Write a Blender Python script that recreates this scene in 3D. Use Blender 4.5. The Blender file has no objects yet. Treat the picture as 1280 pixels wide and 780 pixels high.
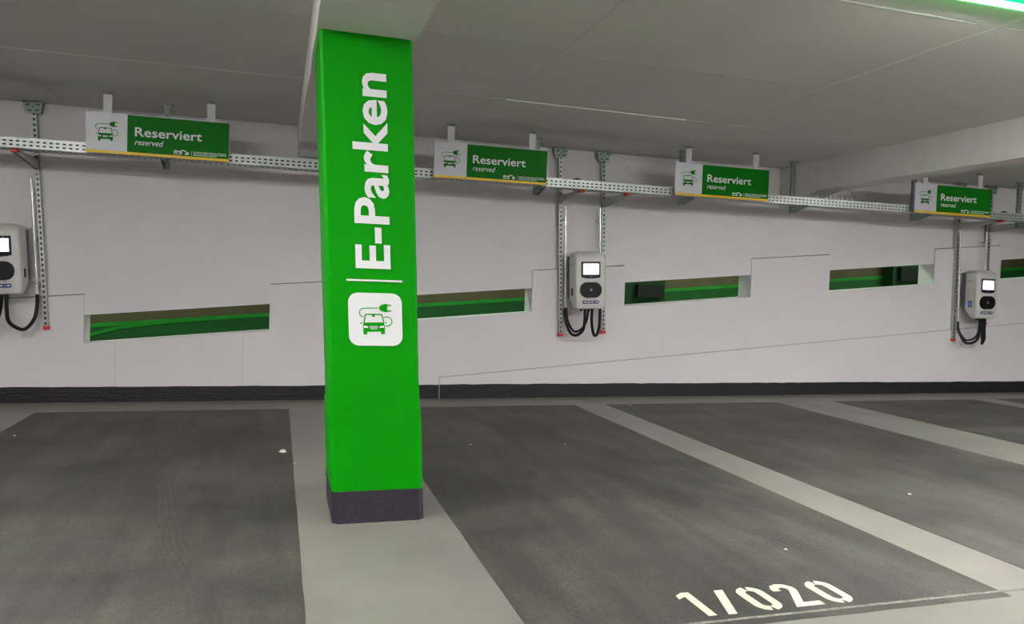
import bpy, bmesh, math, random
from mathutils import Vector, Matrix
random.seed(7)
scn = bpy.context.scene
COL = scn.collection

# ------------------------------------------------------------------ camera
# world: x along the back wall, y into the picture, z up from the parking deck (the deck is level here)
cam_d = bpy.data.cameras.new('camera'); cam = bpy.data.objects.new('camera', cam_d); COL.objects.link(cam)
RW = [(0.956894, -0.288472, 0.033723), (0.021632, -0.045001, -0.998753), (0.28963, 0.95643, -0.036821)]
cam.matrix_world = Matrix(((RW[0][0], -RW[1][0], -RW[2][0], 0), (RW[0][1], -RW[1][1], -RW[2][1], 0),
                           (RW[0][2], -RW[1][2], -RW[2][2], 1.28), (0, 0, 0, 1)))
cam_d.sensor_width = 36; cam_d.lens = 27.2394; cam_d.clip_start = 0.05; cam_d.clip_end = 200
scn.camera = cam

# ------------------------------------------------------------------ world, view
w = bpy.data.worlds.new('world'); scn.world = w; w.use_nodes = True
w.node_tree.nodes['Background'].inputs[0].default_value = (1, 1, 1, 1)
w.node_tree.nodes['Background'].inputs[1].default_value = 0.05
vs = scn.view_settings
vs.view_transform = 'Standard'; vs.look = 'None'; vs.gamma = 1; vs.use_curve_mapping = False
vs.exposure = 1.72
TUBE_POWER = 125.0       # emission strength of the tube luminaires (built below)
RAMP_POWER = 17.0

# ------------------------------------------------------------------ materials
def lin(c):
    return tuple(((x / 255) / 12.92 if x / 255 <= 0.04045 else ((x / 255 + 0.055) / 1.055) ** 2.4) for x in c)
def mat(name, rgb, rough=0.5, metal=0.0, var=0.0, vscale=6.0, bump=0.0, bscale=60.0, stretch=(1, 1, 1),
        rgb2=None, emit=None, estr=0.0, spec=None):
    m = bpy.data.materials.new(name); m.use_nodes = True
    nt = m.node_tree; b = nt.nodes['Principled BSDF']; L = nt.links
    c = lin(rgb)
    b.inputs['Base Color'].default_value = (*c, 1)
    b.inputs['Roughness'].default_value = rough; b.inputs['Metallic'].default_value = metal
    if spec is not None: b.inputs['Specular IOR Level'].default_value = spec
    tc = nt.nodes.new('ShaderNodeTexCoord')
    mp = nt.nodes.new('ShaderNodeMapping'); mp.inputs['Scale'].default_value = stretch
    L.new(tc.outputs['Object'], mp.inputs[0])
    if var > 0 or rgb2:
        n = nt.nodes.new('ShaderNodeTexNoise'); n.inputs['Scale'].default_value = vscale
        n.inputs['Detail'].default_value = 6; n.inputs['Roughness'].default_value = 0.6
        L.new(mp.outputs[0], n.inputs[0])
        r = nt.nodes.new('ShaderNodeValToRGB'); r.color_ramp.elements[0].position = 0.3; r.color_ramp.elements[1].position = 0.7
        if rgb2: a, d = lin(rgb2), c
        else: a = tuple(x * (1 - var) for x in c); d = tuple(min(1, x * (1 + var)) for x in c)
        r.color_ramp.elements[0].color = (*a, 1); r.color_ramp.elements[1].color = (*d, 1)
        L.new(n.outputs[0], r.inputs[0]); L.new(r.outputs[0], b.inputs['Base Color'])
    if bump > 0:
        n2 = nt.nodes.new('ShaderNodeTexNoise'); n2.inputs['Scale'].default_value = bscale; n2.inputs['Detail'].default_value = 4
        L.new(mp.outputs[0], n2.inputs[0])
        bp = nt.nodes.new('ShaderNodeBump'); bp.inputs['Strength'].default_value = bump; bp.inputs['Distance'].default_value = 0.01
        L.new(n2.outputs[0], bp.inputs['Height']); L.new(bp.outputs[0], b.inputs['Normal'])
    if emit:
        b.inputs['Emission Color'].default_value = (*lin(emit), 1); b.inputs['Emission Strength'].default_value = estr
    return m

def asphalt(name):
    """dark floor coating: fine grain, cloudy wear, faint tyre sweeps, scattered pale grit"""
    m = bpy.data.materials.new(name); m.use_nodes = True
    nt = m.node_tree; b = nt.nodes['Principled BSDF']; L = nt.links; N = nt.nodes.new
    tc = N('ShaderNodeTexCoord')
    def noise(scale, detail, st=(1, 1, 1), rot=0.0, rough=0.6):
        mp = N('ShaderNodeMapping'); mp.inputs['Scale'].default_value = st; mp.inputs['Rotation'].default_value = (0, 0, rot)
        L.new(tc.outputs['Object'], mp.inputs[0])
        n = N('ShaderNodeTexNoise'); n.inputs['Scale'].default_value = scale; n.inputs['Detail'].default_value = detail
        n.inputs['Roughness'].default_value = rough
        L.new(mp.outputs[0], n.inputs[0]); return n.outputs[0]
    def ramp(src, p0, c0, p1, c1):
        r = N('ShaderNodeValToRGB'); r.color_ramp.elements[0].position = p0; r.color_ramp.elements[1].position = p1
        r.color_ramp.elements[0].color = (*c0, 1); r.color_ramp.elements[1].color = (*c1, 1)
        L.new(src, r.inputs[0]); return r.outputs[0]
    def mix(mode, f, a, c):
        x = N('ShaderNodeMixRGB'); x.blend_type = mode
        if isinstance(f, float): x.inputs[0].default_value = f
        else: L.new(f, x.inputs[0])
        L.new(a, x.inputs[1])
        if isinstance(c, tuple): x.inputs[2].default_value = (*c, 1)
        else: L.new(c, x.inputs[2])
        return x.outputs[0]
    base = ramp(noise(1.3, 7), 0.3, lin((52, 52, 48)), 0.7, lin((82, 80, 73)))
    warm = ramp(noise(3.1, 5), 0.55, (0, 0, 0), 0.75, (0.5, 0.5, 0.5))
    base = mix('MIX', warm, base, lin((92, 82, 74)))
    tracks = ramp(noise(2.2, 5, (3.2, 0.35, 1), 0.1), 0.35, (0.70, 0.70, 0.71), 0.65, (1.1, 1.1, 1.1))
    base = mix('MULTIPLY', 1.0, base, tracks)
    grain = ramp(noise(110, 3), 0.3, (0.62, 0.62, 0.62), 0.7, (1.36, 1.36, 1.36))
    base = mix('MULTIPLY', 1.0, base, grain)
    base = mix('MULTIPLY', 1.0, base, ramp(noise(38, 5, (1, 1, 1), 0.4, 0.75), 0.34, (0.8, 0.8, 0.8), 0.66, (1.15, 1.15, 1.15)))
    streak = ramp(noise(5.0, 8, (0.6, 3.5, 1), -0.35, 0.7), 0.62, (0, 0, 0), 0.8, (0.30, 0.30, 0.30))
    base = mix('MIX', streak, base, lin((112, 106, 97)))
    # tyre tread prints running out of the bay
    def mth(op, a, c=None, d=None):
        x = N('ShaderNodeMath'); x.operation = op
        for i, q in enumerate((a, c, d)):
            if q is None: continue
            if isinstance(q, (int, float)): x.inputs[i].default_value = q
            else: L.new(q, x.inputs[i])
        return x.outputs[0]
    sp = N('ShaderNodeSeparateXYZ'); L.new(tc.outputs['Object'], sp.inputs[0])
    warp = mth('MULTIPLY', mth('SUBTRACT', noise(0.9, 2), 0.5), 0.25)
    e = mth('ADD', mth('ADD', sp.outputs[0], mth('MULTIPLY', sp.outputs[1], 0.2)), warp)
    st = mth('ADD', mth('MULTIPLY', mth('SINE', mth('MULTIPLY', e, 190.0)), 0.5), 0.5)
    tot = None
    for e0, amp in ((3.17, 0.8), (3.56, 0.6), (0.35, 0.3), (-0.6, 0.25), (5.6, 0.3), (6.3, 0.3)):
        mr = N('ShaderNodeMapRange'); mr.inputs['From Min'].default_value = 0.12; mr.inputs['From Max'].default_value = 0.06
        L.new(mth('ABSOLUTE', mth('SUBTRACT', e, e0)), mr.inputs['Value'])
        q = mth('MULTIPLY', mr.outputs[0], amp); tot = q if tot is None else mth('ADD', tot, q)
    patch = ramp(noise(1.7, 4), 0.36, (0, 0, 0), 0.52, (1, 1, 1))
    fac = mth('MULTIPLY', mth('MULTIPLY', tot, st), patch)
    base = mix('MIX', fac, base, lin((34, 32, 30)))
    L.new(base, b.inputs['Base Color'])
    b.inputs['Roughness'].default_value = 0.62
    bp = N('ShaderNodeBump'); bp.inputs['Strength'].default_value = 0.35; bp.inputs['Distance'].default_value = 0.004
    L.new(noise(140, 4), bp.inputs['Height']); L.new(bp.outputs[0], b.inputs['Normal'])
    return m

M = {
 'wall': mat('wall_paint', (222, 218, 223), 0.75, var=0.03, vscale=1.5, bump=0.12, bscale=25),
 'wall_low': mat('parapet_paint', (223, 219, 223), 0.75, var=0.03, vscale=1.2, bump=0.12, bscale=30),
 'reveal': mat('far_concrete', (150, 150, 140), 0.9, var=0.1),
 'ceiling': mat('ceiling_paint', (206, 205, 199), 0.8, var=0.045, vscale=1.1, bump=0.1, bscale=30),
 'beam': mat('beam_paint', (214, 213, 209), 0.8, var=0.05, vscale=3, bump=0.25, bscale=14, stretch=(1, 3, 1)),
 'joint': mat('joint_filler', (232, 232, 226), 0.8),
 'joint_dark': mat('dark_joint', (182, 182, 175), 0.9),  # darker tone for ceiling joints and wall seams
 'joint_grey': mat('joint_sealant', (180, 179, 181), 0.8),
 'floor': mat('floor_paint', (130, 127, 120), 0.5, rgb2=(113, 111, 106), vscale=1.8, bump=0.06, bscale=80),
 'bay': asphalt('bay_coating'),
 'mark': mat('marking_paint', (212, 207, 184), 0.6, var=0.04, vscale=20),
 'scuffed': mat('scuffed_line_paint', (150, 147, 138), 0.7, rgb2=(92, 90, 84), vscale=35),
 'bitumen': mat('bitumen_paint', (28, 26, 33), 0.55, rgb2=(11, 10, 14), vscale=14, bump=1.0, bscale=24, stretch=(1, 1, 2.5), spec=0.5),
 'bitumen_base': mat('plinth_paint', (46, 43, 54), 0.5, var=0.15, vscale=8, bump=0.6, bscale=45),
 'green': mat('column_green', (0, 152, 0), 0.5, var=0.05, vscale=3, bump=0.12, bscale=18, spec=0.15),
 'white': mat('white_vinyl', (236, 238, 240), 0.5),
 'sign_white': mat('sign_white', (216, 217, 226), 0.4),
 'sign_green': mat('sign_green', (0, 116, 8), 0.5, spec=0.15),
 'sign_yellow': mat('sign_yellow', (238, 196, 18), 0.45),
 'bar': mat('aluminium_bar', (208, 209, 212), 0.4),
 'bar_cap': mat('bar_cap_grey', (112, 112, 114), 0.6),
 'zinc': mat('galvanised_steel', (190, 194, 193), 0.4, 0.45, var=0.12, vscale=30),
 'zinc_d': mat('weathered_zinc', (150, 162, 158), 0.5, 0.35, var=0.15, vscale=30),
 'slot_shade': mat('slot_shade', (62, 64, 66), 0.6, 0.3),  # dark tone painting the shade inside the post slots
 'chrome': mat('bright_conduit', (244, 244, 248), 0.2, 0.6),
 'red': mat('red_plastic', (214, 48, 30), 0.45),
 'shell': mat('charger_shell', (206, 206, 202), 0.38, bump=0.05, bscale=300),
 'black': mat('black_plastic', (9, 10, 13), 0.4, spec=0.3),
 'navy': mat('navy_bezel', (14, 16, 34), 0.25),
 'grey_plate': mat('mounting_grey', (92, 92, 96), 0.5),
 'rubber': mat('black_rubber', (7, 7, 9), 0.42, spec=0.3),
 'screen': mat('lit_screen', (240, 244, 255), 0.3, emit=(240, 244, 255), estr=0.7),
 'blue': mat('lit_blue_switch', (40, 90, 200), 0.3, emit=(60, 110, 230), estr=0.3),
 'label_blue': mat('label_blue', (34, 60, 104), 0.4),
 'hatch': mat('grille_grey', (176, 178, 178), 0.6),
 'far_green': mat('far_wall_green', (22, 92, 38), 0.6, var=0.25, vscale=2.0, stretch=(0.4, 1, 3)),
 'far_bright': mat('far_band_green', (30, 150, 44), 0.6, var=0.15, vscale=3),
 'far_brown': mat('far_wall_brown', (104, 92, 72), 0.8, var=0.15, vscale=2),
 'far_dark': mat('far_pier_green', (6, 62, 20), 0.7),
 'far_black': mat('far_box_black', (10, 14, 16), 0.5),
 'far_yellow': mat('far_yellow', (130, 104, 14), 0.6),
 'grit': mat('pale_grit', (196, 194, 182), 0.8, var=0.1),
 'tube': mat('tube_white', (255, 255, 255), 0.3, emit=(255, 244, 249), estr=TUBE_POWER),
 'tube_green': mat('tube_green', (40, 220, 110), 0.3, emit=(0, 235, 45), estr=4.0),
 'housing': mat('lamp_housing', (214, 222, 214), 0.5),
 'wire': mat('dull_wire', (128, 130, 132), 0.45, 0.4),
}

# ------------------------------------------------------------------ mesh builder
class MB:
    def __init__(s): s.v = []; s.f = []
    def box(s, x0, x1, y0, y1, z0, z1):
        i = len(s.v)
        s.v += [(x0, y0, z0), (x1, y0, z0), (x1, y1, z0), (x0, y1, z0), (x0, y0, z1), (x1, y0, z1), (x1, y1, z1), (x0, y1, z1)]
        s.f += [(i, i+3, i+2, i+1), (i+4, i+5, i+6, i+7), (i, i+1, i+5, i+4), (i+1, i+2, i+6, i+5), (i+2, i+3, i+7, i+6), (i+3, i, i+4, i+7)]
        return s
    def prism(s, poly, plane, a, b):
        mk = {'xz': lambda p, t: (p[0], t, p[1]), 'xy': lambda p, t: (p[0], p[1], t), 'yz': lambda p, t: (t, p[0], p[1])}[plane]
        i = len(s.v); n = len(poly)
        s.v += [mk(p, a) for p in poly] + [mk(p, b) for p in poly]
        s.f += [tuple(range(i, i+n)), tuple(range(i+2*n-1, i+n-1, -1))]
        s.f += [(i+k, i+n+k, i+n+(k+1) % n, i+(k+1) % n) for k in range(n)]
        return s
    def ribbon(s, pts, wd, plane, a, b, closed=False):
        n = len(pts); L = []; R = []
        for k in range(n):
            p = Vector(pts[k]); q0 = Vector(pts[k-1]) if (k > 0 or closed) else None; q1 = Vector(pts[(k+1) % n]) if (k < n-1 or closed) else None
            d0 = (p - q0).normalized() if q0 is not None else None; d1 = (q1 - p).normalized() if q1 is not None else None
            if d0 is None: d0 = d1
            if d1 is None: d1 = d0
            t = (d0 + d1).normalized(); nrm = Vector((-t.y, t.x)); c = max(0.5, nrm.dot(Vector((-d0.y, d0.x))))
            L.append(tuple(p + nrm * wd / 2 / c)); R.append(tuple(p - nrm * wd / 2 / c))
        rng = range(n) if closed else range(n-1)
        for k in rng:
            j = (k+1) % n; s.prism([L[k], L[j], R[j], R[k]], plane, a, b)
        return s
    def tube(s, pts, r, seg=10, sub=6):
        P = [Vector(p) for p in pts]
        Q = []
        if len(P) > 2:
            for k in range(len(P)-1):
                p0 = P[k-1] if k else P[0]*2-P[1]; p1 = P[k]; p2 = P[k+1]; p3 = P[k+2] if k+2 < len(P) else P[-1]*2-P[-2]
                for j in range(sub):
                    t = j/sub
                    Q.append(0.5*((2*p1)+(p2-p0)*t+(2*p0-5*p1+4*p2-p3)*t*t+(3*p1-p0-3*p2+p3)*t**3))
            Q.append(P[-1])
        else: Q = P
        i = len(s.v); T0 = (Q[1]-Q[0]).normalized()
        n = T0.orthogonal().normalized()
        for k, q in enumerate(Q):
            T = (Q[min(k+1, len(Q)-1)]-Q[max(k-1, 0)]).normalized()
            n = (n - T*n.dot(T)).normalized(); b = T.cross(n)
            for m in range(seg):
                a = 2*math.pi*m/seg; s.v.append(tuple(q+(n*math.cos(a)+b*math.sin(a))*r))
        for k in range(len(Q)-1):
            for m in range(seg):
                a = i+k*seg+m; c = i+k*seg+(m+1) % seg; s.f.append((a, c, c+seg, a+seg))
        s.f.append(tuple(i+m for m in reversed(range(seg)))); e = i+(len(Q)-1)*seg; s.f.append(tuple(e+m for m in range(seg)))
        return s
    def map(s, fn): s.v = [fn(*p) for p in s.v]; return s
    def build(s, name, m, parent=None, smooth=False, bevel=0.0):
        me = bpy.data.meshes.new(name); me.from_pydata(s.v, [], s.f)
        bm = bmesh.new(); bm.from_mesh(me)
        bmesh.ops.recalc_face_normals(bm, faces=bm.faces)
        if bevel > 0:
            bmesh.ops.bevel(bm, geom=[e for e in bm.edges if e.calc_face_angle(0) > 0.5], offset=bevel, segments=2, profile=0.6, affect='EDGES')
        bm.to_mesh(me); bm.free()
        if smooth:
            for p in me.polygons: p.use_smooth = True
            if hasattr(me, 'set_sharp_from_angle'): me.set_sharp_from_angle(angle=0.7)
        me.materials.append(m)
        o = bpy.data.objects.new(name, me); COL.objects.link(o)
        if parent is not None: o.parent = parent
        return o

def rrect(cx, cz, w_, h_, r, n=5):
    out = []
    for (sx, sz, a0) in ((1, 1, 0), (-1, 1, 90), (-1, -1, 180), (1, -1, 270)):
        for k in range(n+1):
            a = math.radians(a0+90*k/n)
            out.append((cx+sx*(w_/2-r)+r*math.cos(a), cz+sz*(h_/2-r)+r*math.sin(a)))
    return out
def tag(o, label=None, cat=None, group=None, kind=None):
    if label: o['label'] = label
    if cat: o['category'] = cat
    if group: o['group'] = group
    if kind: o['kind'] = kind
    return o
def empty(name, loc, ry=0.0, rz=0.0):
    o = bpy.data.objects.new(name, None); COL.objects.link(o); o.location = loc; o.rotation_euler = (0, ry, rz)
    o.empty_display_size = 0.1; return o
def copy_tree(o, parent=None):
    c = o.copy(); COL.objects.link(c); c.parent = parent
    for ch in list(o.children): copy_tree(ch, c)
    return c
def text_polys(body, x0, z0, wd, ht, bold=0.0, shear=0.0, space=1.0):
    """flat text fitted to a box: returns (2-D vertices, faces)"""
    cu = bpy.data.curves.new('t', 'FONT'); cu.body = body; cu.offset = bold; cu.shear = shear; cu.resolution_u = 3
    cu.space_character = space
    ob = bpy.data.objects.new('t', cu); COL.objects.link(ob)
    bpy.context.view_layer.update()
    dg = bpy.context.evaluated_depsgraph_get()
    me = bpy.data.meshes.new_from_object(ob.evaluated_get(dg))
    V = [(v.co.x, v.co.y) for v in me.vertices]; F = [tuple(p.vertices) for p in me.polygons]
    bpy.data.objects.remove(ob); bpy.data.curves.remove(cu); bpy.data.meshes.remove(me)
    ax, bx = min(v[0] for v in V), max(v[0] for v in V); ay, by = min(v[1] for v in V), max(v[1] for v in V)
    return [(x0+(v[0]-ax)/(bx-ax)*wd, z0+(v[1]-ay)/(by-ay)*ht) for v in V], F
def add_text(mb, body, x0, z0, wd, ht, y, **k):
    V, F = text_polys(body, x0, z0, wd, ht, **k)
    i = len(mb.v); mb.v += [(p[0], y, p[1]) for p in V]; mb.f += [tuple(i+a for a in f) for f in F]
    return mb

# ------------------------------------------------------------------ floor
floor = MB().box(-9, 17, -7, 8.27, -0.2, 0).build('floor', M['floor']); floor['kind'] = 'structure'
BAYS = [(-2.026, 0.125), (0.919, 3.069), (3.435, 5.586), (6.380, 8.530), (8.896, 11.05), (-4.55, -2.39), (11.84, 14.0)]
def wob(a): return a + random.uniform(-0.003, 0.003)
for (a, b) in BAYS:
    v0, v1 = 2.53, 7.71
    pts = [(a, v0)] + [(wob(a + (b-a)*k/14), wob(v0)) for k in range(1, 14)] + [(b, v0)]
    pts += [(wob(b), v0+(v1-v0)*k/20) for k in range(1, 20)] + [(b, v1), (a, v1)]
    pts += [(wob(a), v1-(v1-v0)*k/20) for k in range(1, 20)]
    MB().prism(pts, 'xy', -0.01, 0.0015).build('bay_coating', M['bay'], floor)
pl = MB()
for k in range(44):     # scuffed white line along the bay end
    u = 1.45 + k*0.045
    pl.prism([(u, 2.575+random.uniform(-.002, .002)), (u+0.045, 2.575+random.uniform(-.002, .002)), (u+0.045, 2.592+random.uniform(-.002, .002)), (u, 2.592+random.uniform(-.002, .002))], 'xy', -0.005, 0.0022)
tag(pl.build('painted_line', M['scuffed'], floor), 'scuffed thin white line along the bay end')
# bay number 1/020, stencilled
Z0, Z1 = -0.005, 0.0026
def glyph(mb, label): tag(mb.build('numeral', M['mark'], floor), label)
glyph(MB().prism([(1.611, 2.803), (1.614, 2.838), (1.648, 2.863), (1.684, 2.861), (1.684, 2.633), (1.647, 2.633), (1.647, 2.822)], 'xy', Z0, Z1), 'cream stencilled digit 1')
tag(MB().prism([(1.803, 2.856), (1.845, 2.855), (1.772, 2.628), (1.734, 2.629)], 'xy', Z0, Z1).build('slash', M['mark'], floor), 'cream stencilled slash')
def zero(cx):
    mb = MB(); hw, r = 0.043, 0.043; zt, zb = 2.841, 2.646
    def side(s):
        p = [(cx+s*0.006, zt)] + [(cx+s*(hw-r+r*math.sin(a)), zt-r+r*math.cos(a)) for a in [math.radians(t) for t in (20, 40, 60, 75, 90)]]
        q = [(cx+s*(hw-r+r*math.sin(a)), zb+r-r*math.cos(a)) for a in [math.radians(t) for t in (90, 75, 60, 40, 20)]] + [(cx+s*0.006, zb)]
        return p+q
    mb.ribbon(side(-1), 0.038, 'xy', Z0, Z1); mb.ribbon(side(1), 0.038, 'xy', Z0, Z1); return mb
glyph(zero(1.948), 'cream stencilled digit 0')
glyph(MB().ribbon([(2.073, 2.792), (2.074, 2.812), (2.085, 2.833), (2.108, 2.842), (2.134, 2.836), (2.150, 2.815), (2.150, 2.792), (2.140, 2.768), (2.082, 2.650), (2.19, 2.650)], 0.036, 'xy', Z0, Z1), 'cream stencilled digit 2')
glyph(zero(2.294), 'cream stencilled digit 0')

# ------------------------------------------------------------------ ceiling with beams
ceil = MB().box(-9, 17, -7, 8.56, 2.816, 3.05).build('ceiling', M['ceiling']); ceil['kind'] = 'structure'
def beam(u0, u1, zb, v1):
    mb = MB(); n = 40
    for k in range(n):    # slightly wavy formed edge, one solid per stretch
        pass
    prof = []
    i0 = 0
    V = []
    for k in range(n+1):
        y = -7 + (v1+7)*k/n
        a, b, c, d = [random.uniform(-.004, .004) for _ in range(4)]
        V.append([(u0, y, 2.83), (u0+a, y, zb+b), (u1+c, y, zb+d), (u1, y, 2.83)])
    for s_ in V: mb.v += s_
    for k in range(n):
        i = k*4; j = i+4
        for q in range(4): mb.f.append((i+q, i+(q+1) % 4, j+(q+1) % 4, j+q))
    mb.f += [(0, 1, 2, 3), (n*4+3, n*4+2, n*4+1, n*4)]
    return mb.build('beam', M['beam'], ceil)
beam(0.155, 0.645, 2.505, 8.29)
b2 = beam(5.93, 6.19, 2.478, 8.29)
beam(-5.45, -5.0, 2.49, 8.29); beam(11.9, 12.35, 2.49, 8.29)
MB().prism([(7.5, 2.480), (8.29, 2.480), (8.29, 2.33)], 'yz', 5.928, 6.192).build('haunch', M['beam'], ceil)
def cj(p, q, wd, m, depth=0.0012):
    mb = MB(); n = 24; pts = []
    for k in range(n+1):
        t = k/n; pts.append((p[0]+(q[0]-p[0])*t+random.uniform(-.006, .006)*(0 if k in (0, n) else 1), p[1]+(q[1]-p[1])*t+random.uniform(-.006, .006)*(0 if k in (0, n) else 1)))
    mb.ribbon(pts, wd, 'xy', 2.816-depth, 2.82); mb.build('ceiling_joint', m, ceil)
cj((-8.9, 6.33), (0.15, 6.31), 0.012, M['joint'])
cj((1.79, 6.29), (3.5, 6.345), 0.016, M['joint'], 0.006)
cj((3.5, 6.35), (5.9, 6.40), 0.007, M['joint'])
cj((0.65, 4.80), (5.9, 5.10), 0.006, M['joint_dark'])
cj((0.65, 6.26), (1.79, 6.29), 0.006, M['joint_dark'])
cj((0.65, 3.46), (5.9, 3.47), 0.010, M['joint_dark'])
cj((2.4, 3.452), (3.6, 3.452), 0.005, M['joint'])
cj((3.84, 1.5), (3.86, 6.3), 0.012, M['joint'])
cj((1.70, 1.5), (1.79, 6.3), 0.003, M['joint_dark'])
cj((-1.95, 1.5), (-1.93, 8.2), 0.006, M['joint_dark'])
cj((-8.9, 4.82), (0.15, 4.80), 0.006, M['joint_dark'])

# ------------------------------------------------------------------ back wall: slotted parapet rising with the ramp behind it
def sill(u): return 0.722 + 0.0878*u
WN = [(-7.44+k*2.825, -5.755+k*2.825) for k in range(9)]
WN = [(-7.42, -5.74), (-4.60, -2.92), (-1.775, -0.077), (1.05, 2.738), (3.872, 5.565), (6.71, 8.37), (9.505, 11.18), (12.33, 14.0)]
HEAD, TOP = 0.272, 0.468
GAP = 0.009
lo = [(16.9, -0.1), (-8.9, -0.1)]; up = [(16.9, 2.84), (-8.9, 2.84)]
lo.append((-8.9, sill(-8.9)+TOP)); up.append((-8.9, sill(-8.9)+TOP+GAP))
for (a, b) in WN:
    lo += [(a, sill(a)+TOP), (a, sill(a)), (b, sill(b)), (b, sill(b)+TOP)]
    up += [(a, sill(a)+TOP+GAP), (a, sill(a)+HEAD), (b, sill(b)+HEAD), (b, sill(b)+TOP+GAP)]
lo.append((16.9, sill(16.9)+TOP)); up.append((16.9, sill(16.9)+TOP+GAP))
YB = 8.28
wall = MB().prism(up, 'xz', YB+0.022, YB+0.27).build('wall_back', M['wall']); wall['kind'] = 'structure'
par = MB().prism(lo, 'xz', YB, YB+0.27).build('parapet', M['wall_low'], wall)
tag(par, 'stepped lower wall standing slightly proud between the slots')
def dg(u): return 0.227 + 0.0893*(u-1.712)
MB().prism([(1.712, 0.0), (16.9, 0.0), (16.9, dg(16.9)), (1.712, dg(1.712))], 'xz', YB-0.018, YB+0.01).build('ramp_edge_panel', M['wall_low'], wall)
MB().ribbon([(1.70, dg(1.70)+0.004), (16.9, dg(16.9)+0.004)], 0.014, 'xz', YB-0.012, YB+0.01).build('ramp_edge_joint', M['joint_grey'], wall)
MB().box(1.706, 1.712, YB-0.004, YB+0.01, 0.1, 0.23).build('ramp_edge_joint', M['joint_grey'], wall)
for (u, z1) in ((-1.50, 0.57), (-0.33, 0.69)):
    MB().box(u-0.0015, u+0.0015, YB-0.0015, YB+0.01, 0.15, z1).build('wall_seam', M['joint_dark'], wall)
def skirting(u0, u1, h, y0, name='baseboard_back'):
    mb = MB(); n = int((u1-u0)/0.12)
    V = []
    for k in range(n+1):
        u = u0+(u1-u0)*k/n
        V.append([(u, y0+0.03, -0.01), (u, y0+random.uniform(-.002, .003), -0.01), (u, y0+random.uniform(-.002, .003), h+random.uniform(-.004, .004)), (u, y0+0.03, h+.002)])
    for s_ in V: mb.v += s_
    for k in range(n):
        i = k*4; j = i+4
        for q in range(4): mb.f.append((i+q, i+(q+1) % 4, j+(q+1) % 4, j+q))
    mb.f += [(0, 1, 2, 3), (n*4+3, n*4+2, n*4+1, n*4)]
    o = mb.build(name, M['bitumen']); o['kind'] = 'structure'; return o
skirting(-8.9, 1.70, 0.148, YB-0.010)
skirting(1.712, 16.9, 0.155, YB-0.024)
# closing walls of the hall, out of the frame
for nm, bx in (('wall_left', (-9.2, -8.9, -7, 12.6, -1.2, 3.9)), ('wall_right', (16.9, 17.2, -7, 12.6, -0.1, 3.9)), ('wall_front', (-9.2, 17.2, -7.2, -7, -0.1, 3.0))):
    o = MB().box(*bx).build(nm, M['wall']); o['kind'] = 'structure'

# ------------------------------------------------------------------ ramp lane behind the slots
def rp(u): return 0.074+0.0893*u
o = MB().prism([(-8.9, rp(-8.9)), (16.9, rp(16.9)), (16.9, rp(16.9)-0.2), (-8.9, rp(-8.9)-0.2)], 'xz', YB+0.27, 12.4).build('ramp', M['reveal']); o['kind'] = 'structure'
o = MB().prism([(-8.9, 3.0), (16.9, 3.95), (16.9, 4.1), (-8.9, 3.2)], 'xz', YB+0.27, 12.6).build('ramp_ceiling', M['reveal']); o['kind'] = 'structure'
far = MB().box(-9, 17, 12.4, 12.6, -1.2, 4.1).build('wall_far', M['far_brown']); far['kind'] = 'structure'
def bd(u): return 0.664+0.0848*u
MB().prism([(-8.9, rp(-8.9)), (16.9, rp(16.9)), (16.9, bd(16.9)), (-8.9, bd(-8.9))], 'xz', 12.37, 12.41).build('painted_dado', M['far_green'], far)
MB().prism([(-8.9, bd(-8.9)), (16.9, bd(16.9)), (16.9, bd(16.9)+.055), (-8.9, bd(-8.9)+.055)], 'xz', 12.365, 12.41).build('painted_band', M['far_bright'], far)
MB().ribbon([(-3.3, 0.10), (-2.7, 0.30), (-2.2, 0.45), (-1.7, 0.525), (-1.0, 0.60), (-0.9, 0.607)], 0.045, 'xz', 12.36, 12.39).build('painted_curve', M['far_bright'], far)
for (a, b, c, d, z0, z1, yel) in ((5.2, 6.42, 5.86, 6.36, 1.12, 1.34, False), (11.25, 12.6, 11.35, 12.2, 1.58, 1.84, False), (15.0, 16.2, 15.2, 15.9, 1.75, 2.1, True)):
    MB().box(a, b, 12.1, 12.38, rp(a)-0.1, 3.4).build('pier', M['far_dark'], far)
    MB().box(c, d, 12.0, 12.11, z0, z1).build('service_box', M['far_black'], far)

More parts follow.
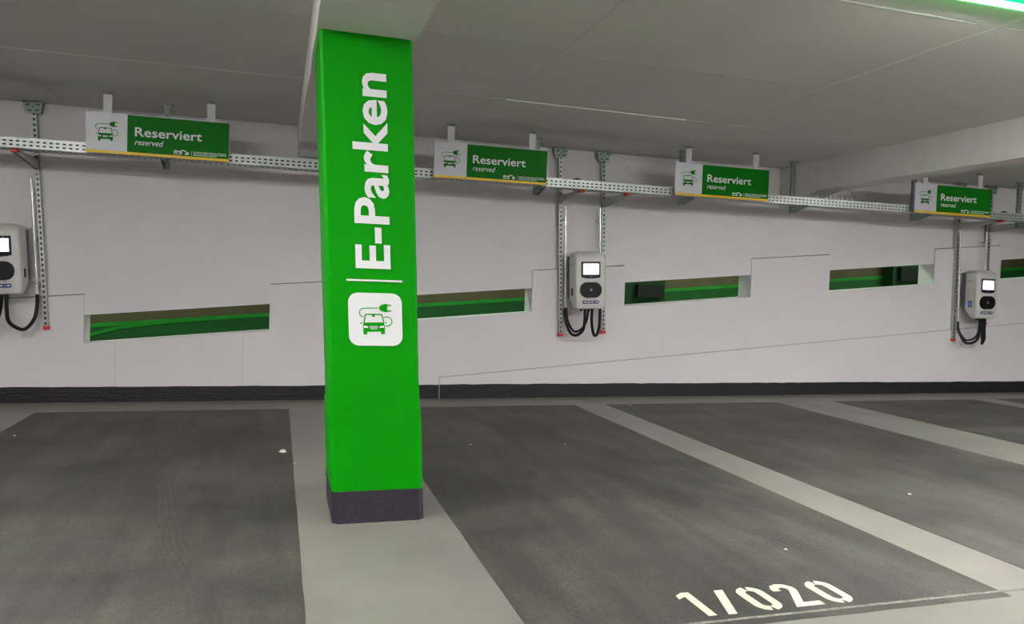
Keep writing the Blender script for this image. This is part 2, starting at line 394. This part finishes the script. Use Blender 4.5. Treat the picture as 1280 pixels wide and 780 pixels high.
# ------------------------------------------------------------------ charging-car emblem (unit square, origin at its centre)
def emblem(parent, cx, cz, size, y, col, bg, t=0.0012, sy=-1):
    """car with cable and plug; drawn towards -y from the surface at y"""
    def P(x, z): return (cx+((x-362)/555)*size, cz-((z-404)/552)*size)
    def PS(l): return [P(*p) for p in l]
    s = size/555
    a, b = y+0.002, y-t
    car = MB()
    car.ribbon(PS([(241, 442), (256, 357), (268, 352), (415, 350), (428, 355), (446, 436)]), 12*s, 'xz', a, b)
    car.prism(PS([(236, 438), (447, 432), (457, 468), (454, 555), (418, 556), (414, 530), (272, 535), (269, 562), (235, 563), (230, 475)]), 'xz', a, b)
    car.prism(PS([(318, 356), (357, 356), (350, 376), (330, 376)]), 'xz', a, b)
    for (mx, mz) in ((212, 445), (467, 437)):
        car.prism([P(mx+9*math.cos(k*math.pi/4), mz+8*math.sin(k*math.pi/4)) for k in range(8)], 'xz', a, b)
    car.build('car_emblem', col, parent)
    cord = MB().ribbon(PS([(392, 284), (250, 288), (222, 294), (203, 312), (196, 338), (204, 362), (228, 384)]), 9*s, 'xz', a, b)
    cord.build('cord_emblem', col, parent)
    cord = MB().ribbon(PS([(446, 378), (490, 376), (514, 388), (529, 410), (530, 432), (518, 455), (495, 470), (460, 470)]), 9*s, 'xz', a, b)
    cord.build('cord_emblem', col, parent)
    plug = MB().prism(PS([(402, 266), (430, 248), (474, 238), (484, 242), (484, 322), (474, 328), (430, 318), (402, 302)]), 'xz', a, b)
    plug.prism(PS([(480, 247), (524, 247), (524, 260), (480, 260)]), 'xz', a, b).prism(PS([(480, 306), (524, 306), (524, 319), (480, 319)]), 'xz', a, b)
    plug.build('plug_emblem', col, parent)
    MB().prism(PS([(236, 468), (278, 476), (285, 492), (236, 492)]), 'xz', a, b-0.0008).build('headlamp_emblem', bg, parent)
    li = MB().prism(PS([(397, 490), (405, 474), (449, 466), (449, 488)]), 'xz', a, b-0.0008)
    li.build('headlamp_emblem', bg, parent)
    MB().prism(PS([(298, 472), (386, 468), (376, 505), (308, 508)]), 'xz', a, b-0.0008).build('grille_emblem', M['hatch'], parent)

# ------------------------------------------------------------------ green pillar
pil = empty('pillar', (0, 4.07, 0))
tag(pil, 'bright green square concrete pillar with white lettering up its front face', 'pillar')
def shr(x, y, z): return (x-0.055*z, y-0.03*z, z)
def chpoly(x0, x1, y0, y1, c): return [(x0+c, y0), (x1-c, y0), (x1, y0+c), (x1, y1-c), (x1-c, y1), (x0+c, y1), (x0, y1-c), (x0, y0+c)]
def column(z0, z1, e, c, n, wav=0.0015):
    mb = MB(); p = chpoly(0.306-e, 0.767+e, 0-e, 0.50+e, c); m = len(p)
    for k in range(n+1):
        z = z0+(z1-z0)*k/n
        for q in p: mb.v.append((q[0]+random.uniform(-wav, wav), q[1]+random.uniform(-wav, wav)*0.3, z))
    for k in range(n):
        for q in range(m): mb.f.append((k*m+q, k*m+(q+1) % m, (k+1)*m+(q+1) % m, (k+1)*m+q))
    mb.f += [tuple(range(m)), tuple(range(n*m+m-1, n*m-1, -1))]
    return mb.map(shr)
column(0.59, 2.507, 0.0, 0.014, 30).build('shaft', M['green'], pil, smooth=False)
column(0.168, 0.604, 0.008, 0.022, 8).build('lower_casing', M['green'], pil)
column(0.0, 0.171, 0.011, 0.03, 3).build('plinth', M['bitumen_base'], pil)
tp = MB(); V, F = text_polys('E-Parken', 0, 0, 0.985, 0.180, bold=0.022)
LETY = -0.004
tp.v = [shr(0.631-q[1], LETY, 1.332+q[0]) for q in V]; tp.f = F
tag(tp.build('lettering', M['white'], pil), 'white lettering reading E-Parken upwards')
MB().box(0.403, 0.689, LETY, 0.003, 1.266, 1.275).map(shr).build('white_rule', M['white'], pil)
MB().prism(rrect(0.5455, 1.070, 0.275, 0.273, 0.05), 'xz', LETY, 0.003).map(shr).build('emblem_panel', M['white'], pil)
tmp = empty('e', (0, 0, 0)); emblem(tmp, 0.5455, 1.070, 0.275, LETY, M['green'], M['white'])
for c in list(tmp.children):
    for v in c.data.vertices: v.co = Vector(shr(*v.co))
    c.parent = pil
bpy.data.objects.remove(tmp)

# ------------------------------------------------------------------ reserved signs
sg = empty('reserved_sign', (-1.608, 7.48, 2.287))
W_, H_ = 1.16, 0.35
MB().box(0, W_, 0, 0.018, 0, H_).build('board', M['sign_white'], sg)
MB().box(0.325, W_-0.002, -0.002, 0.004, 0.024, H_-0.006).build('green_field', M['sign_green'], sg)
MB().box(0.001, W_-0.001, -0.003, 0.004, 0.0, 0.024).build('yellow_strip', M['sign_yellow'], sg)
emblem(sg, 0.163, 0.188, 0.292, 0.0, M['sign_green'], M['sign_white'])
tx = add_text(MB(), 'Reserviert', 0.385, 0.163, 0.545, 0.080, -0.0035, bold=0.014)
tag(tx.build('lettering', M['white'], sg), 'white lettering reading Reserviert')
tx = add_text(MB(), 'reserved', 0.385, 0.090, 0.232, 0.050, -0.0035, shear=0.3, bold=0.004)
tag(tx.build('sub_lettering', M['white'], sg), 'white slanted lettering reading reserved')
lg = add_text(MB(), 'ICS', 0.70, 0.034, 0.07, 0.026, -0.0035, bold=0.03, shear=0.2)
lg.ribbon([(0.70, 0.055), (0.715, 0.067), (0.735, 0.062), (0.75, 0.058), (0.765, 0.070), (0.785, 0.072), (0.80, 0.062), (0.818, 0.052), (0.822, 0.042)], 0.008, 'xz', -0.0035, 0.0)
lg.prism([(0.79, 0.034), (0.822, 0.038), (0.822, 0.05), (0.80, 0.052)], 'xz', -0.0035, 0)
lg.build('logo', M['white'], sg)
MB().box(0.845, 0.847, -0.0033, 0, 0.03, 0.072).build('divider', M['white'], sg)
sm = MB(); rr = random.Random(3)
for r, (z, x1) in enumerate(((0.062, 1.135), (0.048, 1.135), (0.034, 1.055))):
    x = 0.862
    while x < x1:
        l = rr.uniform(0.012, 0.045); sm.box(x, min(x+l, x1), -0.0033, 0, z, z+0.0055); x += l+0.005
sm.build('small_print', M['white'], sg)
for bx in (0.130, 0.968):
    b_ = MB().box(bx, bx+0.068, 0.019, 0.034, 0.02, 0.516).build('hanger_bar', M['bar'], sg)
    MB().box(bx-0.001, bx+0.069, 0.014, 0.040, 0.508, 0.529).build('bar_cap', M['bar_cap'], b_)
SG = 'green Reserviert signs hanging from the ceiling'
tag(sg, 'green and white Reserviert sign left of the green pillar', 'sign', SG)
for (u, lb) in ((1.425, 'green and white Reserviert sign just right of the green pillar'),
                (4.037, 'green and white Reserviert sign between middle charger and ceiling beam'),
                (7.212, 'green and white Reserviert sign above the far right charger')):
    c = copy_tree(sg); c.location.x = u; c['label'] = lb

# ------------------------------------------------------------------ perforated cable tray
TU0, TU1 = -8.7, 16.7
tray = empty('cable_tray', (0, 7.55, 2.285))
tag(tray, 'long perforated galvanised cable tray running below the ceiling along the wall', 'cable tray')
def slotted(y0, y1):
    mb = MB(); hgt = 0.088
    rows = ((0.021, 0.034), (0.053, 0.066))
    for (a, b) in ((0, 0.021), (0.034, 0.053), (0.066, hgt)): mb.box(TU0, TU1, y0, y1, a, b)
    n = int((TU1-TU0)/0.05)
    for k in range(n):
        u = TU0+k*0.05
        for (a, b) in rows: mb.box(u+0.026, u+0.05, y0, y1, a, b)
    return mb
slotted(0, 0.003).build('front_flange', M['zinc'], tray)
slotted(0.197, 0.2).build('rear_flange', M['zinc'], tray)
mb = MB()
for (a, b) in ((0, 0.04), (0.085, 0.115), (0.16, 0.2)): mb.box(TU0, TU1, a, b, 0, 0.002)
for k in range(int((TU1-TU0)/0.05)):
    u = TU0+k*0.05
    for (a, b) in ((0.04, 0.085), (0.115, 0.16)): mb.box(u, u+0.022, a, b, 0, 0.002)
mb.build('tray_bottom', M['zinc'], tray)
MB().box(TU0, TU1, -0.004, 0.0, 0.082, 0.089).build('rolled_rim', M['zinc'], tray)

cb = empty('power_cable_bundle', (0, 7.55, 2.285))
tag(cb, 'bundle of black power cables lying inside the long cable tray', 'cable')
for (y, z) in ((0.030, 0.021), (0.030, 0.056), (0.068, 0.021), (0.068, 0.056), (0.106, 0.021)):
    MB().tube([(TU0+0.1, y, z), (TU1-0.1, y, z)], 0.0175, seg=8).build('cable', M['rubber'], cb, smooth=True)
# cables lying in the tray (black, only the humps show)
def tray_hump(u, lb):
    o = MB().tube([(u-0.10, 7.70, 2.35), (u-0.055, 7.70, 2.385), (u, 7.70, 2.402), (u+0.055, 7.70, 2.385), (u+0.11, 7.72, 2.34), (u+0.14, 7.72, 2.305), (u+0.3, 7.72, 2.303)], 0.013).build('power_cable', M['rubber'], smooth=True)
    o.data.materials[0] = M['rubber']; return tag(o, lb, 'cable', 'black cables in the tray')
tray_hump(3.00, 'black cable humping over the tray between the middle posts')
tray_hump(8.84, 'black cable humping over the tray between the far right posts')

# wire ties sticking up from the tray
WL = 'thin wire loops standing on the tray'
loops = [(5.99, 0.045, 2.45, 'leftmost thin wire loop pair on the tray by the ceiling beam'),
         (6.12, 0.045, 2.45, 'second thin wire loop pair on the tray by the ceiling beam'),
         (6.285, 0.045, 2.45, 'third thin wire loop pair on the tray by the ceiling beam'),
         (6.405, 0.04, 2.455, 'fourth thin wire loop pair, beside the upright bent wire'),
         (6.59, 0.035, 2.415, 'lowest thin wire loop, right of the bent wire')]
for (u, r, zt, lb) in loops:
    mb = MB()
    for dx in (0, 0.055):
        mb.tube([(u+dx-0.02, 7.68, 2.288), (u+dx-0.018, 7.68, 2.38), (u+dx-0.004, 7.68, zt-0.012), (u+dx+0.02, 7.685, zt), (u+dx+0.045, 7.69, zt-0.022), (u+dx+0.05, 7.69, 2.38), (u+dx+0.05, 7.69, 2.288)], 0.0035, seg=6)
    tag(mb.build('wire_loop', M['wire'], smooth=True), lb, 'wire', WL)
tag(MB().tube([(6.54, 7.70, 2.288), (6.545, 7.70, 2.42), (6.51, 7.70, 2.47), (6.465, 7.70, 2.515), (6.45, 7.70, 2.52)], 0.006, seg=6).build('bent_wire', M['wire'], smooth=True), 'upright bent wire strip rising from the tray near the beam', 'wire')

# ------------------------------------------------------------------ slotted channels
def channel(mb, cx, y0, z0, z1, wd=0.042, dp=0.03, slot=True, pitch=0.05):
    """U-section with its web to the camera and a row of slots"""
    t = 0.003; a, b = cx-wd/2, cx+wd/2
    mb.box(a, a+t, y0, y0+dp, z0, z1); mb.box(b-t, b, y0, y0+dp, z0, z1)
    mb.box(a, cx-0.0095, y0, y0+t, z0, z1); mb.box(cx+0.0095, b, y0, y0+t, z0, z1)
    z = z0
    while z < z1-0.005:
        mb.box(cx-0.0095, cx+0.0095, y0, y0+t, z, min(z+0.021, z1)); z += pitch
    return mb
# wall post of a charging point: origin at its foot
def wall_post(length, perforated):
    r = empty('wall_post', (0, 8.225, 0))
    channel(MB(), 0, 0, 0, length, dp=0.045).build('channel', M['zinc'], r)
    MB().box(-0.0178, 0.0178, 0.010, 0.045, 0.002, length-0.01).build('slot_shade_core', M['slot_shade'], r)  # added dark filler, its colour stands in for shade behind the slots
    MB().box(-0.026, 0.026, -0.005, 0.048, -0.022, 0.012).build('end_cap', M['red'], r, bevel=0.003)
    hp = MB().prism([(-0.088, length), (0.088, length), (0.062, length-0.105), (-0.062, length-0.105)], 'xz', -0.012, -0.006)
    hp.box(-0.088, 0.088, -0.012, 0.05, length-0.006, length).build('head_plate', M['zinc_d'], r)
    holes = MB()
    for (x, z, an) in ((-0.04, 0.028, -0.35), (0.04, 0.028, 0.35), (-0.03, 0.08, 0), (0.03, 0.08, 0)):
        dx, dz = 0.016*math.cos(an), -0.016*math.sin(an)
        holes.ribbon([(x-dx, length-z-dz), (x+dx, length-z+dz)], 0.011, 'xz', -0.0135, -0.011)
    holes.prism([(0.006*math.cos(k*math.pi/4), length-0.052+0.006*math.sin(k*math.pi/4)) for k in range(8)], 'xz', -0.0135, -0.011)
    holes.build('plate_slots', M['black'], r)
    # cantilever arm carrying the tray (tray underside at world z 2.285)
    return r
def arm_for(r, ztop, perforated, foot):
    z = ztop-foot; e = -0.645
    mb = MB(); t = 0.003
    if perforated:
        mb.prism([(-0.002, z), (e, z), (e, z-0.028), (-0.002, z-0.085)], 'yz', -0.020, -0.017)
        mb.box(-0.020, 0.020, e, -0.002, z-0.003, z)
        k = 0
        y = -0.03
        while y > e+0.03:
            mb.box(-0.0215, -0.0165, y-0.024, y, z-0.028, z-0.012); y -= 0.05
    else:
        mb.prism([(-0.002, z), (e, z), (e, z-0.024), (-0.002, z-0.095)], 'yz', -0.017, -0.014)
        mb.box(-0.020, 0.020, e, -0.002, z-0.003, z)
        mb.prism([(-0.002, z), (e, z), (e, z-0.024), (-0.002, z-0.095)], 'yz', 0.014, 0.017)
    a = mb.build('arm', M['zinc'], r)
    MB().box(-0.023, 0.023, e-0.012, e+0.07, z-0.026, z-0.001).build('tip_cap', M['red'], a)
    MB().box(-0.020, 0.020, -0.010, -0.001, z-0.085, z-0.03).build('root_cap', M['red'], a)
    MB().box(-0.016, 0.016, -0.008, -0.002, z-0.17, z-0.10).build('clip', M['bar'], r)
    MB().prism([(0.007*math.cos(k*math.pi/4), z-0.135+0.010*math.sin(k*math.pi/4)) for k in range(8)], 'xz', -0.0095, -0.007).build('clip_hole', M['black'], r)
    return a
ST = [ # u of posts at foot, foot heights, lean, charger centre
    ((-2.610, -2.083), (0.72, 0.72), -0.060, -2.408, 'far left'),
    ((3.080, 3.603), (0.72, 0.76), -0.038, 3.319, 'middle'),
    ((8.705, 9.235), (0.73, 0.956), -0.006, 8.968, 'far right')]
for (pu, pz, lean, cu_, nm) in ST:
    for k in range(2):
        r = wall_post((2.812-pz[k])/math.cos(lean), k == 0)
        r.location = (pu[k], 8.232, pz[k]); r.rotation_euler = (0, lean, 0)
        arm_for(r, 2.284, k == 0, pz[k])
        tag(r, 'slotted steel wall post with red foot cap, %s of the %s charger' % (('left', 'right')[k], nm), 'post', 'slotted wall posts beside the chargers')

# ------------------------------------------------------------------ ceiling hangers of the tray
hg = empty('tray_hanger', (-1.005, 7.77, 2.22))
mb = MB(); L_ = 0.588
mb.box(-0.026, -0.022, 0, 0.04, 0, L_).box(0.022, 0.026, 0, 0.04, 0, L_).box(-0.026, 0.026, 0.036, 0.04, 0, L_)
mb.box(-0.026, -0.012, 0, 0.004, 0, L_).box(0.012, 0.026, 0, 0.004, 0, L_)
z = 0
while z < L_-0.03: mb.box(-0.012, 0.012, 0.0005, 0.003, z, z+0.03); z += 0.05
mb.build('channel', M['zinc_d'], hg)
MB().box(-0.055, 0.055, -0.02, 0.06, L_, L_+0.006).build('top_plate', M['zinc_d'], hg)
mb = MB()
for s in (-0.02, 0.017): mb.prism([(0.0, 0.064), (-0.25, 0.064), (-0.25, 0.045), (-0.03, -0.005), (0.0, -0.005)], 'yz', s, s+0.003)
mb.box(-0.022, 0.022, -0.25, 0, 0.061, 0.064)
mb.build('arm', M['zinc_d'], hg)
HG = 'ceiling hangers carrying the cable tray'
tag(hg, 'steel tray hanger behind the sign left of the pillar', 'hanger', HG)
for (u, z, lb) in ((2.575, 0, 'steel tray hanger behind the sign just right of the pillar'),
                (4.285, 0, 'steel tray hanger at the left end of the third sign'),
                (5.735, 0, 'steel tray hanger standing in front of the ceiling beam'),
                (7.49, 0, 'steel tray hanger at the left end of the last sign'),
                (9.185, 0, 'steel tray hanger at the right edge of the photo')):
    c = copy_tree(hg); c.location.x = u; c['label'] = lb

# ------------------------------------------------------------------ wall chargers
def charger_body():
    """origin at the bottom centre on the back plane; front towards -y"""
    mb = MB(); n = 8
    hw = 0.169
    #  z, half width, front y, back y, corner radius
    secs = [(0.004, 0.145, -0.140, -0.085, 0.02), (0.012, 0.165, -0.158, -0.075, 0.022), (0.04, 0.174, -0.168, -0.058, 0.024),
            (0.12, 0.178, -0.175, -0.004, 0.024), (0.14, 0.178, -0.176, 0.0, 0.024), (0.35, 0.178, -0.178, 0.0, 0.024), (0.56, 0.178, -0.174, 0.0, 0.026),
            (0.595, 0.175, -0.160, 0.0, 0.028), (0.615, 0.166, -0.132, 0.0, 0.03), (0.628, 0.14, -0.095, -0.003, 0.03)]
    S = []
    for (z, h, yf, yb, r) in secs:
        ring = []
        for (sx, a0) in ((-1, 180), (1, 270)):      # the two front corners, rounded
            for k in range(n+1):
                a = math.radians(a0+90*k/n)
                ring.append((sx*(h-r)+r*math.cos(a), yf+r+r*math.sin(a)))
        hb = h+0.010 if z > 0.1 else h
        ring += [(hb, yb-0.004), (hb-0.004, yb), (-hb+0.004, yb), (-hb, yb-0.004)]
        # widen the facet on the side: slight crest at the top
        crest = 0.030 if z > 0.58 else (0.012 if z > 0.55 else 0)
        S.append([(x, y, z+crest*(1-(x/hw)**2)) for (x, y) in ring])
    m = len(S[0])
    for s_ in S: mb.v += s_
    for k in range(len(S)-1):
        for q in range(m): mb.f.append((k*m+q, k*m+(q+1) % m, (k+1)*m+(q+1) % m, (k+1)*m+q))
    mb.f += [tuple(range(m)), tuple(range((len(S)-1)*m+m-1, (len(S)-1)*m-1, -1))]
    return mb
ch = empty('wall_charger', (0, 0, 0))
body = charger_body().build('body', M['shell'], ch, smooth=True)
MB().box(-0.198, 0.198, 0.003, 0.035, 0.13, 0.59).build('mounting_plate', M['grey_plate'], ch)
FY = -0.1765
fp = MB().prism(rrect(0, 0.435, 0.262, 0.235, 0.03), 'xz', FY-0.001, FY+0.02)
bz = [(-0.114, 0.531), (0.114, 0.531), (0.114, 0.362)] + [(0.114*math.cos(math.pi*k/12), 0.362-0.018*math.sin(math.pi*k/12)) for k in range(1, 12)] + [(-0.114, 0.362)]
sc = MB().prism(bz, 'xz', FY-0.004, FY+0.02).build('screen_bezel', M['navy'], ch)
MB().prism(rrect(0.002, 0.448, 0.186, 0.118, 0.004), 'xz', FY-0.006, FY-0.003).build('display', M['screen'], sc)
ic = MB()
for k in range(5): ic.box(-0.08+0.032*k, -0.066+0.032*k, FY-0.0048, FY-0.003, 0.514, 0.522)
ic.build('status_icons', M['hatch'], sc)
MB().prism(rrect(0.0, 0.367, 0.03, 0.012, 0.005), 'xz', FY-0.0055, FY-0.003).build('button', M['grey_plate'], sc)
dk = MB().prism(rrect(0.0, 0.218, 0.258, 0.172, 0.080, 8), 'xz', FY-0.010, FY+0.02).build('socket_cover', M['black'], ch, bevel=0.003)
MB().ribbon([(0.0, 0.232), (0.014, 0.218), (0.0, 0.204), (-0.014, 0.218)], 0.005, 'xz', FY-0.0112, FY-0.009, closed=True).build('diamond_mark', M['hatch'], dk)
lb_ = MB().prism(rrect(0.0, 0.083, 0.195, 0.036, 0.012), 'xz', FY-0.002, FY+0.02).build('label_plate', M['label_blue'], ch)
lt = MB()
for (a, b) in ((-0.085, -0.05), (-0.042, -0.006), (0.002, 0.03), (0.045, 0.052), (0.062, 0.088)): lt.box(a, b, FY-0.0028, FY, 0.078, 0.088)
lt.build('label_print', M['white'], lb_)
lt = MB()
for (a, b) in ((-0.055, -0.02), (-0.012, 0.012), (0.03, 0.06)): lt.box(a, b, FY-0.0012, FY+0.01, 0.118, 0.124)
lt.build('caption', M['bar_cap'], ch)
# side: key switch window and a line of small vents
for sx in (-1, 1):
    for k in range(6):
        z = 0.30+k*0.045
        MB().box(min(sx*0.175, sx*0.1855), max(sx*0.175, sx*0.1855), -0.075, -0.065, z, z+0.012).build('side_vent', M['hatch'], ch)
    MB().box(min(sx*0.174, sx*0.1865), max(sx*0.174, sx*0.1865), -0.100, -0.055, 0.155, 0.235).build('switch_window', M['black'], ch)
MB().prism([(-0.065, 0.505), (-0.05, 0.505), (-0.05, 0.49), (-0.065, 0.49)], 'yz', -0.186, -0.176).build('screw', M['black'], ch)
for z in (0.618, 0.128):
    r_ = MB()
    for (a, b) in ((-0.012, -0.004), (0.004, 0.012)): r_.box(-0.30, 0.29, 0.040, 0.046, z+a, z+b)
    x = -0.30
    while x < 0.285: r_.box(x, x+0.016, 0.040, 0.046, z-0.004, z+0.004); x += 0.03
    r_.build('mounting_rail', M['bar'], ch)
gl = MB()
for x in (-0.09, -0.045, 0.0, 0.04):
    gl.prism([(x+0.017*math.cos(k*math.pi/5), -0.118+0.017*math.sin(k*math.pi/5)) for k in range(10)], 'xy', -0.018, 0.03)
gl.build('cable_glands', M['black'], ch)
CH = 'white wall chargers'
stations = []
for i, (pu, pz, lean, cu_, nm) in enumerate(ST):
    o = ch if i == 0 else copy_tree(ch)
    o.location = (cu_ - lean*0.31*-1*-1, 8.16, 1.02) if False else (cu_-lean*0.31, 8.16, 1.02)
    o.rotation_euler = (0, lean, 0); stations.append(o)
tag(stations[0], 'light grey wall charger with lit screen, cut off by the left photo edge', 'charger', CH)
tag(stations[1], 'light grey wall charger with lit screen, right of the green pillar', 'charger', CH)
tag(stations[2], 'light grey wall charger with lit blue side switch, far right', 'charger', CH)
for c in stations[2].children:
    if c.name.startswith('screw'): pass
sw = MB().box(-0.1885, -0.182, -0.088, -0.068, 0.17, 0.222).build('lit_switch', M['blue'], stations[2]); tag(sw, 'lit blue switch')

# conduits and cables
def conduit(x0, z0, x1, z1, lb):
    r = empty('conduit_pipe', (x1, 8.192, z1))
    dx = x0-x1; h = z0-z1
    MB().tube([(0, 0, 0), (dx, 0, h)], 0.0115, seg=12).build('pipe', M['chrome'], r, smooth=True)
    MB().tube([(0, 0, -0.004), (dx*0.02, 0, 0.028)], 0.0145, seg=12).build('bottom_sleeve', M['bar'], r, smooth=True)
    n = 3
    for t in (0.10, 0.50, 0.88):
        cx, cz = dx*t, h*t
        MB().box(cx-0.016, cx+0.016, -0.014, 0.09, cz-0.006, cz+0.006).build('clamp', M['zinc'], r)
    return tag(r, lb, 'pipe', 'bright metal conduits beside the chargers')
def cable(pts, lb, r=0.0165):
    o = MB().tube(pts, r, seg=12).build('charging_cable', M['rubber'], smooth=True)
    return tag(o, lb, 'cable', 'black cable loops under the chargers')
CND = [((-2.66, 2.10, -2.60, 1.0), (-2.206, 2.10, -2.146, 1.0)), ((3.066, 2.155, 3.110, 0.996), (3.486, 2.17, 3.531, 1.0)), ((8.680, 2.17, 8.722, 0.94), (9.129, 2.19, 9.131, 1.0))]
for i, (pu, pz, lean, cu_, nm) in enumerate(ST):
    L0, R0 = CND[i]
    conduit(*L0, 'bright metal conduit left of the %s charger' % nm); conduit(*R0, 'bright metal conduit right of the %s charger' % nm)
    lx, lz, rx, rz = L0[2], L0[3], R0[2], R0[3]; bx = cu_-lean*0.31; y0 = 8.192; bz_ = 0.985
    dz = (-0.015, 0, -0.035)[i]
    cable([(lx, y0, lz+0.03), (lx, y0, lz-0.05), (lx+0.008, 8.17, 0.85+dz), (lx+0.045, 8.12, 0.745+dz), (lx+0.10, 8.08, 0.725+dz), (bx-0.060, 8.05, 0.78+dz), (bx-0.045, 8.042, 0.88), (bx-0.045, 8.042, 1.03)],
          'outer black cable of the left loop under the %s charger' % nm)
    cable([(lx+0.018, y0+0.03, lz+0.03), (lx+0.022, y0+0.01, lz-0.05), (lx+0.040, 8.19, 0.86+dz), (lx+0.080, 8.15, 0.775+dz), (lx+0.12, 8.12, 0.765+dz), (bx-0.045, 8.09, 0.81+dz), (bx-0.012, 8.06, 0.90), (bx-0.002, 8.044, 1.03)],
          'inner black cable of the left loop under the %s charger' % nm, 0.013)
    cable([(rx, y0, rz+0.03), (rx, y0, rz-0.06), (rx-0.012, 8.17, 0.83+dz), (rx-0.055, 8.12, 0.74+dz), (rx-0.105, 8.08, 0.725+dz), (bx+0.058, 8.05, 0.79+dz), (bx+0.040, 8.042, 0.89), (bx+0.040, 8.042, 1.03)],
          'single black cable of the right loop under the %s charger' % nm)

# ------------------------------------------------------------------ ceiling luminaires
def luminaire(u, v, ln, lb):
    r = empty('tube_light', (u, v, 2.8155))
    MB().box(0, ln, -0.030, 0.030, -0.028, 0.0).build('housing', M['housing'], r)
    MB().box(0.0, ln, -0.038, -0.030, -0.044, -0.014).build('green_strip', M['tube_green'], r)
    MB().box(0.0, ln, 0.030, 0.038, -0.044, -0.014).build('green_strip', M['tube_green'], r)
    mb = MB(); n = 6
    pr_ = [(-0.029, -0.028)] + [(-0.029*math.cos(math.pi*k/n), -0.030-0.022*math.sin(math.pi*k/n)) for k in range(n+1)] + [(0.029, -0.028)]
    mb.prism(pr_, 'yz', 0.003, ln-0.003).build('diffuser', M['tube'], r)
    tag(r, lb, 'light', 'ceiling tube lights'); return r
luminaire(2.95, 3.095, 2.6, 'white tube light with green edges on the ceiling, top right corner')
for (u, v, lb) in ((-3.6, 3.2, 'tube light on the ceiling in the bay left of the pillar'), (7.4, 3.2, 'tube light on the ceiling beyond the right-hand beam'),
                   (-3.6, -0.6, 'tube light on the ceiling behind the viewer, to the left'), (2.0, -0.6, 'tube light on the ceiling just behind the viewer'),
                   (7.4, -0.6, 'tube light on the ceiling behind the viewer, to the right')):
    luminaire(u, v, 2.6, lb)
# low light on the ramp lane behind the wall
for u in (-3.0, 2.0, 7.0, 12.0):
    ld = bpy.data.lights.new('ramp_lamp', 'AREA'); ld.shape = 'RECTANGLE'; ld.size = 1.2; ld.size_y = 0.15; ld.energy = RAMP_POWER; ld.color = (0.75, 1.0, 0.72)
    lo_ = bpy.data.objects.new('ramp_lamp', ld); COL.objects.link(lo_); lo_.location = (u, 10.3, 2.95)

# ------------------------------------------------------------------ litter and grit on the floor
def bit(u, v, r, lb, name='stone_chip', h=0.35):
    mb = MB(); n = 7; rr = random.Random(int(u*100)+int(v*10))
    p = [(u+r*rr.uniform(.6, 1.1)*math.cos(2*math.pi*k/n), v+r*rr.uniform(.6, 1.1)*math.sin(2*math.pi*k/n)) for k in range(n)]
    i = 0
    mb.v = [(x, y, 0.001) for x, y in p]+[(u+(x-u)*.6, v+(y-v)*.6, 0.001+r*h) for x, y in p]
    mb.f = [tuple(range(n)), tuple(range(2*n-1, n-1, -1))]+[(k, (k+1) % n, n+(k+1) % n, n+k) for k in range(n)]
    tag(mb.build(name, M['grit']), lb, 'debris', 'small pale bits lying on the floor')
bit(0.060, 5.821, 0.032, 'crumpled pale scrap on the left bay near the pillar stripe', 'paper_scrap', 0.5)
bit(-1.885, 6.652, 0.013, 'pale stone chip at the far left of the left bay')
bit(3.675, 7.622, 0.016, 'white stone chip in the bay behind the narrow stripe, near the wall')
bit(1.476, 5.882, 0.014, 'pale stone chip right of the pillar in the numbered bay')
bit(2.231, 5.781, 0.011, 'tiny pale stone chip in the middle of the numbered bay')
bit(2.451, 3.249, 0.011, 'pale stone chip above the bay number')
bit(3.95, 4.01, 0.014, 'pale stone chip in the bay right of the narrow stripe')
bit(0.133, 5.459, 0.009, 'tiny white chip at the edge of the left bay and pillar stripe')
